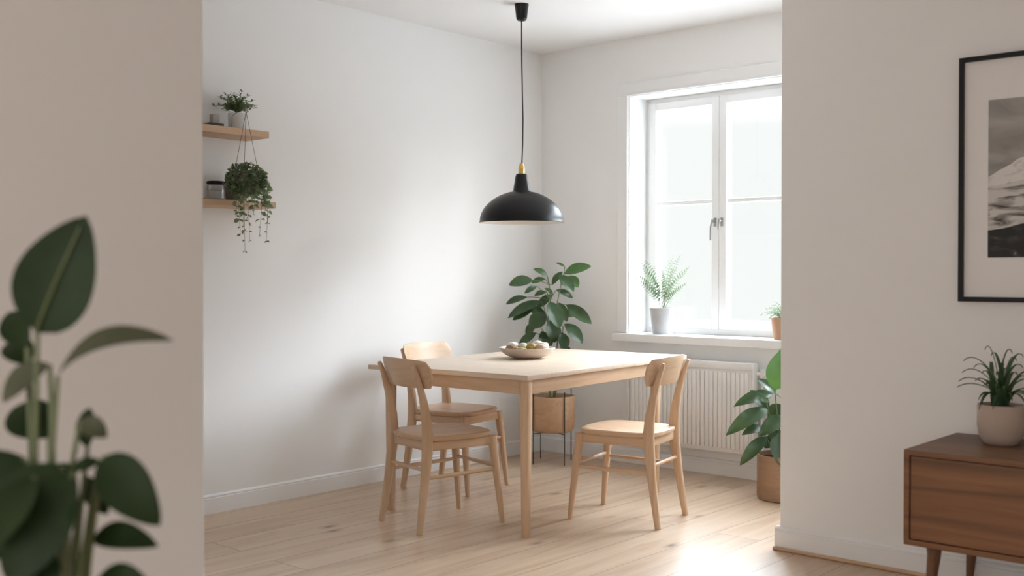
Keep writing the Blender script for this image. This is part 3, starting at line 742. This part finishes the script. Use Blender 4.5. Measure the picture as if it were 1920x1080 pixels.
# ------------------------------------------------------------------ picture on the right partition
def picture():
    x0, z0, w, h = 3.336, 1.128, .70, .966
    r = empty('framed_picture', (x0+w/2, PY, z0), 'black-framed mountain photograph hanging on the right partition', 'picture')
    b = .019; m = MB()
    m.span((-w/2, -.026, 0), (-w/2+b, -.001, h), .0015); m.span((w/2-b, -.026, 0), (w/2, -.001, h), .0015)
    m.span((-w/2+b, -.026, 0), (w/2-b, -.001, b), .0015); m.span((-w/2+b, -.026, h-b), (w/2-b, -.001, h), .0015)
    m.build('frame', M['black'], r, False)
    MB().span((-w/2+b, -.010, b), (w/2-b, -.006, h-b)).build('mat_board', M['paper_mat'], r, False)
    pm, nt, bs = newmat('mountain_print')
    tc = nt.nodes.new('ShaderNodeTexCoord'); sx = nt.nodes.new('ShaderNodeSeparateXYZ'); nt.links.new(tc.outputs['Object'], sx.inputs[0])
    def math_(op, a, bb, c=None):
        n = nt.nodes.new('ShaderNodeMath'); n.operation = op
        for i, v in enumerate((a, bb, c)):
            if v is None: continue
            if isinstance(v, (int, float)): n.inputs[i].default_value = v
            else: nt.links.new(v, n.inputs[i])
        return n.outputs[0]
    def noise(sc, det, mapscale=(1, 1, 1), dist=0, loc=(0, 0, 0)):
        mp = nt.nodes.new('ShaderNodeMapping'); mp.inputs['Scale'].default_value = mapscale; mp.inputs['Location'].default_value = loc
        nt.links.new(tc.outputs['Object'], mp.inputs['Vector'])
        n = nt.nodes.new('ShaderNodeTexNoise'); n.inputs['Scale'].default_value = sc; n.inputs['Detail'].default_value = det; n.inputs['Distortion'].default_value = dist
        nt.links.new(mp.outputs['Vector'], n.inputs['Vector']); return n.outputs['Fac']
    X, Z = sx.outputs['X'], sx.outputs['Z']       # Z from 0 to .616, X from -.24
    cl = noise(3.5, 5, (1, 1, 2.4), 1.2)
    sky = ramp(nt, cl, [(.3, (.26, .245, .23, 1)), (.7, (.47, .45, .43, 1))]).outputs['Color']
    # far snowy slope rising to the right
    e1 = math_('ADD', math_('MULTIPLY_ADD', X, .55, .42), math_('MULTIPLY', noise(9, 4), .05))
    f1 = math_('GREATER_THAN', e1, Z)
    snow = ramp(nt, noise(10, 6, (1, 1, 2), 2), [(.3, (.5, .48, .455, 1)), (.5, (.78, .75, .72, 1))]).outputs['Color']
    c = mixc(nt, f1, sky, snow)
    e2 = math_('ADD', math_('MULTIPLY_ADD', X, .22, .285), math_('MULTIPLY', noise(6, 5, loc=(3, 1, 2)), .09))
    f2 = math_('GREATER_THAN', e2, Z)
    rock = ramp(nt, noise(11, 8, (.8, 1, 3.2), .9, (5, 0, 1)), [(.36, (.05, .046, .043, 1)), (.45, (.30, .28, .26, 1)), (.55, (.66, .63, .60, 1))]).outputs['Color']
    c = mixc(nt, f2, c, rock)
    e3 = math_('ADD', math_('MULTIPLY_ADD', X, .18, .125), math_('MULTIPLY', noise(5, 5, loc=(1, 4, 7)), .05))
    f3 = math_('GREATER_THAN', e3, Z)
    dark = ramp(nt, noise(9, 6, (1, 1, 1.5), 2, (2, 2, 3)), [(.5, (.012, .011, .011, 1)), (.66, (.05, .045, .042, 1)), (.7, (.2, .19, .18, 1))]).outputs['Color']
    c = mixc(nt, f3, c, dark)
    nt.links.new(c, bs.inputs['Base Color']); bs.inputs['Roughness'].default_value = .6
    pr = MB().span((-.240, -.0125, 0), (.240, -.0105, .616)).build('photo_print', pm, r, False); pr.location = (0, 0, 1.302-z0)
    tag(pr, 'black and white mountain print')
picture()

# ------------------------------------------------------------------ sideboard
def sideboard():
    x0, x1 = 3.338, 4.95; y0, y1 = -1.966, -1.425; z0, z1 = .262, .606
    r = empty('sideboard', (x0, y1, 0), 'low walnut sideboard on round tapered legs against the right partition', 'sideboard')
    P = lambda x, y, z: (x-x0, y-y1, z)
    t = .020
    m = MB()
    m.span(P(x0, y0, z1-t), P(x1, y1, z1), .002); m.span(P(x0, y0, z0), P(x1, y1, z0+t), .002)
    m.span(P(x0, y0, z0+t), P(x0+t, y1, z1-t), .001); m.span(P(x1-t, y0, z0+t), P(x1, y1, z1-t), .001)
    m.span(P(x0+t, y1-.012, z0+t), P(x1-t, y1-.002, z1-t)); m.span(P((x0+x1)/2-.01, y0+.03, z0+t), P((x0+x1)/2+.01, y1-.012, z1-t))
    m.build('cabinet_body', M['walnut'], r, False)
    g = .003
    for a, b in ((x0+t+g, (x0+x1)/2-g/2), ((x0+x1)/2+g/2, x1-t-g)):
        MB().span(P(a, y0+.006, z0+t+g), P(b, y0+.026, z1-t-g), .0015).build('drawer_front', M['walnut'], r, False)
    m = MB()
    for xx, yy, dx, dy in ((x0+.085, y0+.07, -.018, -.014), (x0+.085, y1-.06, -.018, .012), (x1-.085, y0+.07, .018, -.014), (x1-.085, y1-.06, .018, .012)):
        MB().sweep([P(xx+dx, yy+dy, 0), P(xx+dx*.7, yy+dy*.7, .07), P(xx, yy, .225), P(xx, yy, z0-.012)], [(.012, .012), (.015, .015), (.024, .024), (.030, .026)], n=20).build('leg', M['walnut_leg'], r)
    for xx in (x0+.085, x1-.085):
        MB().sweep([P(xx, y0+.055, z0-.010), P(xx, y1-.045, z0-.010)], (.022, .010), side=(1, 0, 0), sq=4).build('leg_rail', M['walnut_leg'], r)
    return z1
SBZ = sideboard()
def strap():
    random.seed(33)
    r = empty('potted_strap_plant', (3.562, -1.605, SBZ), 'small arching strap-leaved plant in a beige pot on the sideboard', 'plant')
    pot(r, [(0, 0), (.055, 0), (.060, .003), (.077, .03), (.084, .07), (.083, .143), (.081, .147), (.075, .147), (.074, .14), (.07, .03), (0, .02)], M['beige_pot'], 'pot', .0735, .136)
    f = MB(); k = 1/497.0
    tips = [(1795,712,-.02,.6),(1800,725,.02,.5),(1808,675,0,.9),(1852,655,.02,1.1),(1825,745,-.05,.5),(1870,668,.05,1),(1905,675,0,1),(1925,690,.03,.9),(1935,715,-.02,.6),(1915,740,-.06,.6),(1885,700,-.1,.8),(1850,700,-.08,.9),(1840,690,.06,.9),(1900,690,.08,1),(1945,700,.0,.8),(1890,660,-.03,1.1),(1860,725,-.1,.5),(1950,735,.0,.5),(1820,700,.07,.8),(1930,670,.05,.9),(1875,745,-.1,.6),(1905,760,-.09,.7)]
    for q_ in range(16):
        a_ = random.uniform(0, 2*PI); tips.append((1878+62*math.cos(a_)*random.uniform(.5, 1), 728+random.uniform(-42, 40), .10*math.sin(a_), random.uniform(.3, 1.2)))
    for tx, ty, dv, lift in tips:
        b = at(random.uniform(-.025, .025), random.uniform(-.02, .02), .135)
        t = at((tx-1878)*k, dv, (828-ty)*k)
        t.y = min(t.y, .19)
        top = max(t.z, b.z+.04)+.045*lift
        n = 14; cv = bez4(b, V((b.x, b.y, b.z+.05))+(t-b)*.1, V((b.x*.35+t.x*.65, b.y*.35+t.y*.65, top+.02)), t, n)
        rows = []
        side = (t-b).cross(V((0, 0, 1)))
        side = side.normalized() if side.length > 1e-4 else Rv
        for i, c in enumerate(cv):
            q = i/n; wd = .0085*(math.sin(PI*min(1, .18+q*.82))**.7)
            tn = (cv[min(i+1, n)]-cv[max(i-1, 0)]).normalized(); nn = side.cross(tn)
            rows.append([f.bm.verts.new(c+side*wd*s+nn*(.003*abs(s))) for s in (-1, 0, 1)])
        for a, bb in zip(rows, rows[1:]):
            for i in range(2): f.bm.faces.new((a[i], a[i+1], bb[i+1], bb[i]))
    f.build('foliage', M['leaf_strap'], r)
strap()

# ------------------------------------------------------------------ foreground plant
r = empty('potted_foreground_plant', (3.075, -4.985, 0), 'large dark broad-leaved plant close to the viewer, in front of the left partition', 'plant')
pot(r, cup(.15, .19, .36, .012), M['grey_pot'], 'planter', .172, .33)
SC = 1123.0
LV = [(75,620,172,406,152,-.02,.03),(112,702,332,636,64,-.02,.20),(74,686,-30,760,60,.05,.12),(12,690,-60,650,60,.12,.1),(148,785,198,818,40,.0,.2),(205,848,318,968,92,-.05,.10),(196,856,148,872,26,-.04,.1),
(140,860,20,1010,130,-.08,.08),(170,870,90,1050,110,-.12,.06),(60,850,-60,960,130,-.05,.1),(150,895,182,972,42,.03,.1),(176,1004,302,1016,54,-.02,.26),(190,1076,318,1110,80,-.05,.28),(55,830,-40,780,90,.1,.1),(40,870,-30,1050,120,.02,.1),
(14,655,-50,590,60,.1,.1),(120,880,60,990,110,.06,.06),(90,990,20,1080,110,-.02,.1),(130,850,110,780,40,.1,.1),(100,1000,160,1090,60,-.1,.1),(60,980,-30,1030,90,-.1,.1),(165,868,120,1005,95,-.1,.08),(110,872,70,985,90,-.14,.08),(20,860,60,1000,120,-.06,.08)]
random.seed(4)
f = MB(); fo = MB(); st = MB(); k = 1/SC; CXp = 78.0
for i, (bx, by, tx, ty, w, dep, ar) in enumerate(LV):
    b = at((bx-CXp)*k, dep*.7, 1.24-(by-512)*k); t = at((tx-CXp)*k, dep*1.2, 1.24-(ty-512)*k)
    fc = .95 if i == 0 else (.42 if i == 1 else .6)
    up = V((0, 0, 1))*(1-fc)-Fv*fc+(V((0, 0, 0)) if i == 0 else Rv*random.uniform(-.2, .2))
    (fo if i in (1, 2, 4) else f).leaf(b, t, w*k, up=up, arch=ar, fold=.08, prof=.75 if i in (0, 5) else .9, nu=16)
    if i == 0:
        n = 10; st.sweep([b.lerp(t, j/n)-Fv*(.006+.03*4*(j/n)*(1-j/n)*(b-t).length) for j in range(n)], [(.0035*(1-.8*j/n), .002) for j in range(n)], n=6)
    foot = at(random.uniform(-.03, .03), random.uniform(-.03, .03), .33)
    st.sweep(bez(foot, foot.lerp(b, .6)+(V((0, 0, .10)) if by > 760 else V((0, 0, 0))), b, 14), [(.0065-.0025*j/14, .0065-.0025*j/14) for j in range(15)], n=8)
st.build('stems', M['stem_pale'], r); f.build('foliage', M['leaf_fg'], r); tag(fo.build('turned_leaves', M['leaf_olive'], r), 'duller olive leaves seen edge-on')

# ------------------------------------------------------------------ light
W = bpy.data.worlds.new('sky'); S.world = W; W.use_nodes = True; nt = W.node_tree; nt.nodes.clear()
out = nt.nodes.new('ShaderNodeOutputWorld'); bg = nt.nodes.new('ShaderNodeBackground')
tc = nt.nodes.new('ShaderNodeTexCoord'); sx = nt.nodes.new('ShaderNodeSeparateXYZ'); nt.links.new(tc.outputs['Generated'], sx.inputs[0])
def mr(src, a, b, c, d):
    n = nt.nodes.new('ShaderNodeMapRange'); n.interpolation_type = 'SMOOTHSTEP'
    nt.links.new(src, n.inputs['Value'])
    for k_, v_ in zip(('From Min', 'From Max', 'To Min', 'To Max'), (a, b, c, d)): n.inputs[k_].default_value = v_
    return n.outputs[0]
def mth(op, a, b):
    n = nt.nodes.new('ShaderNodeMath'); n.operation = op
    for i, v_ in enumerate((a, b)):
        if isinstance(v_, (int, float)): n.inputs[i].default_value = v_
        else: nt.links.new(v_, n.inputs[i])
    return n.outputs[0]
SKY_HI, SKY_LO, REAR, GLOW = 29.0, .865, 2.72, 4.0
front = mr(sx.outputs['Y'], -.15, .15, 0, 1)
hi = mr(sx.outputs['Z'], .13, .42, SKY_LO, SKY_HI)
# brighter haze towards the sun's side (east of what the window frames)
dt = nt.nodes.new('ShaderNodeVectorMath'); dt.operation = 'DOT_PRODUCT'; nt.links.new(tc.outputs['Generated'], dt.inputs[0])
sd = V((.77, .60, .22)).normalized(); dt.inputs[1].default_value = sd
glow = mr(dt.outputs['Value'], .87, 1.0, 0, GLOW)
low_fill = mr(sx.outputs['Z'], -.34, -.09, 6.5, 0)          # added bright band below the visible horizon, lifts the ceiling
fs = mth('ADD', mth('ADD', hi, glow), low_fill)
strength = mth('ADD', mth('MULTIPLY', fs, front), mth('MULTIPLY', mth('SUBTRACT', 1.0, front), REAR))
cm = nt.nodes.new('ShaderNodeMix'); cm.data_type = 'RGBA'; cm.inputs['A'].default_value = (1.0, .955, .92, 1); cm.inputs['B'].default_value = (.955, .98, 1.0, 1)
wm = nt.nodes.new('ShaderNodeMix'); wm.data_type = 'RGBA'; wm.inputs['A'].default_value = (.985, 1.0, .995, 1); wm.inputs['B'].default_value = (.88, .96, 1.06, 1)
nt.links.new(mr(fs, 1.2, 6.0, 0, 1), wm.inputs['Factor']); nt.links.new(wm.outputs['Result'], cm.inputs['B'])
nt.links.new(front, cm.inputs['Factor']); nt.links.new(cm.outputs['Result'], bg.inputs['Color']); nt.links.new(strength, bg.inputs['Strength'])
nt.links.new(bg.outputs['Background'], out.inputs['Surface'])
try: W.cycles.sampling_method = 'MANUAL'; W.cycles.sample_map_resolution = 512
except Exception: pass

sl = bpy.data.lights.new('hazy_sun', 'SUN'); sl.energy = .80; sl.angle = math.radians(14); sl.color = (.95, .98, 1.0)
so = bpy.data.objects.new('hazy_sun', sl); COL.objects.link(so); so.location = (4, 4, 4)
so.rotation_euler = V((.77, .62, .20)).to_track_quat('Z', 'Y').to_euler()
def portal(name, loc, rot, sx_, sy_):
    l = bpy.data.lights.new(name, 'AREA'); l.shape = 'RECTANGLE'; l.size = sx_; l.size_y = sy_; l.cycles.is_portal = True
    o = bpy.data.objects.new(name, l); COL.objects.link(o); o.location = loc; o.rotation_euler = rot
portal('window_portal', ((WX0+WX1)/2, .31, (WZ0+WZ1)/2), (-PI/2, 0, 0), WX1-WX0, WZ1-WZ0)
portal('rear_portal', (4.1, -9.32, 1.325), (PI/2, 0, 0), 3.2, 2.05)

# ------------------------------------------------------------------ camera
cam = bpy.data.cameras.new('camera'); co = bpy.data.objects.new('camera', cam); COL.objects.link(co)
cam.sensor_width = 36; cam.lens = 2022/1920*36
co.location = (4.843, -5.813, 1.24)
co.rotation_euler = (math.radians(90-.777), 0, math.radians(41.37))
cam.dof.use_dof = True; cam.dof.focus_distance = 5.6; cam.dof.aperture_fstop = 2.0
cam.clip_start = .05
S.camera = co
S.view_settings.view_transform = 'Standard'; S.view_settings.look = 'None'; S.view_settings.gamma = 1; S.view_settings.use_curve_mapping = False
S.view_settings.exposure = 0.24
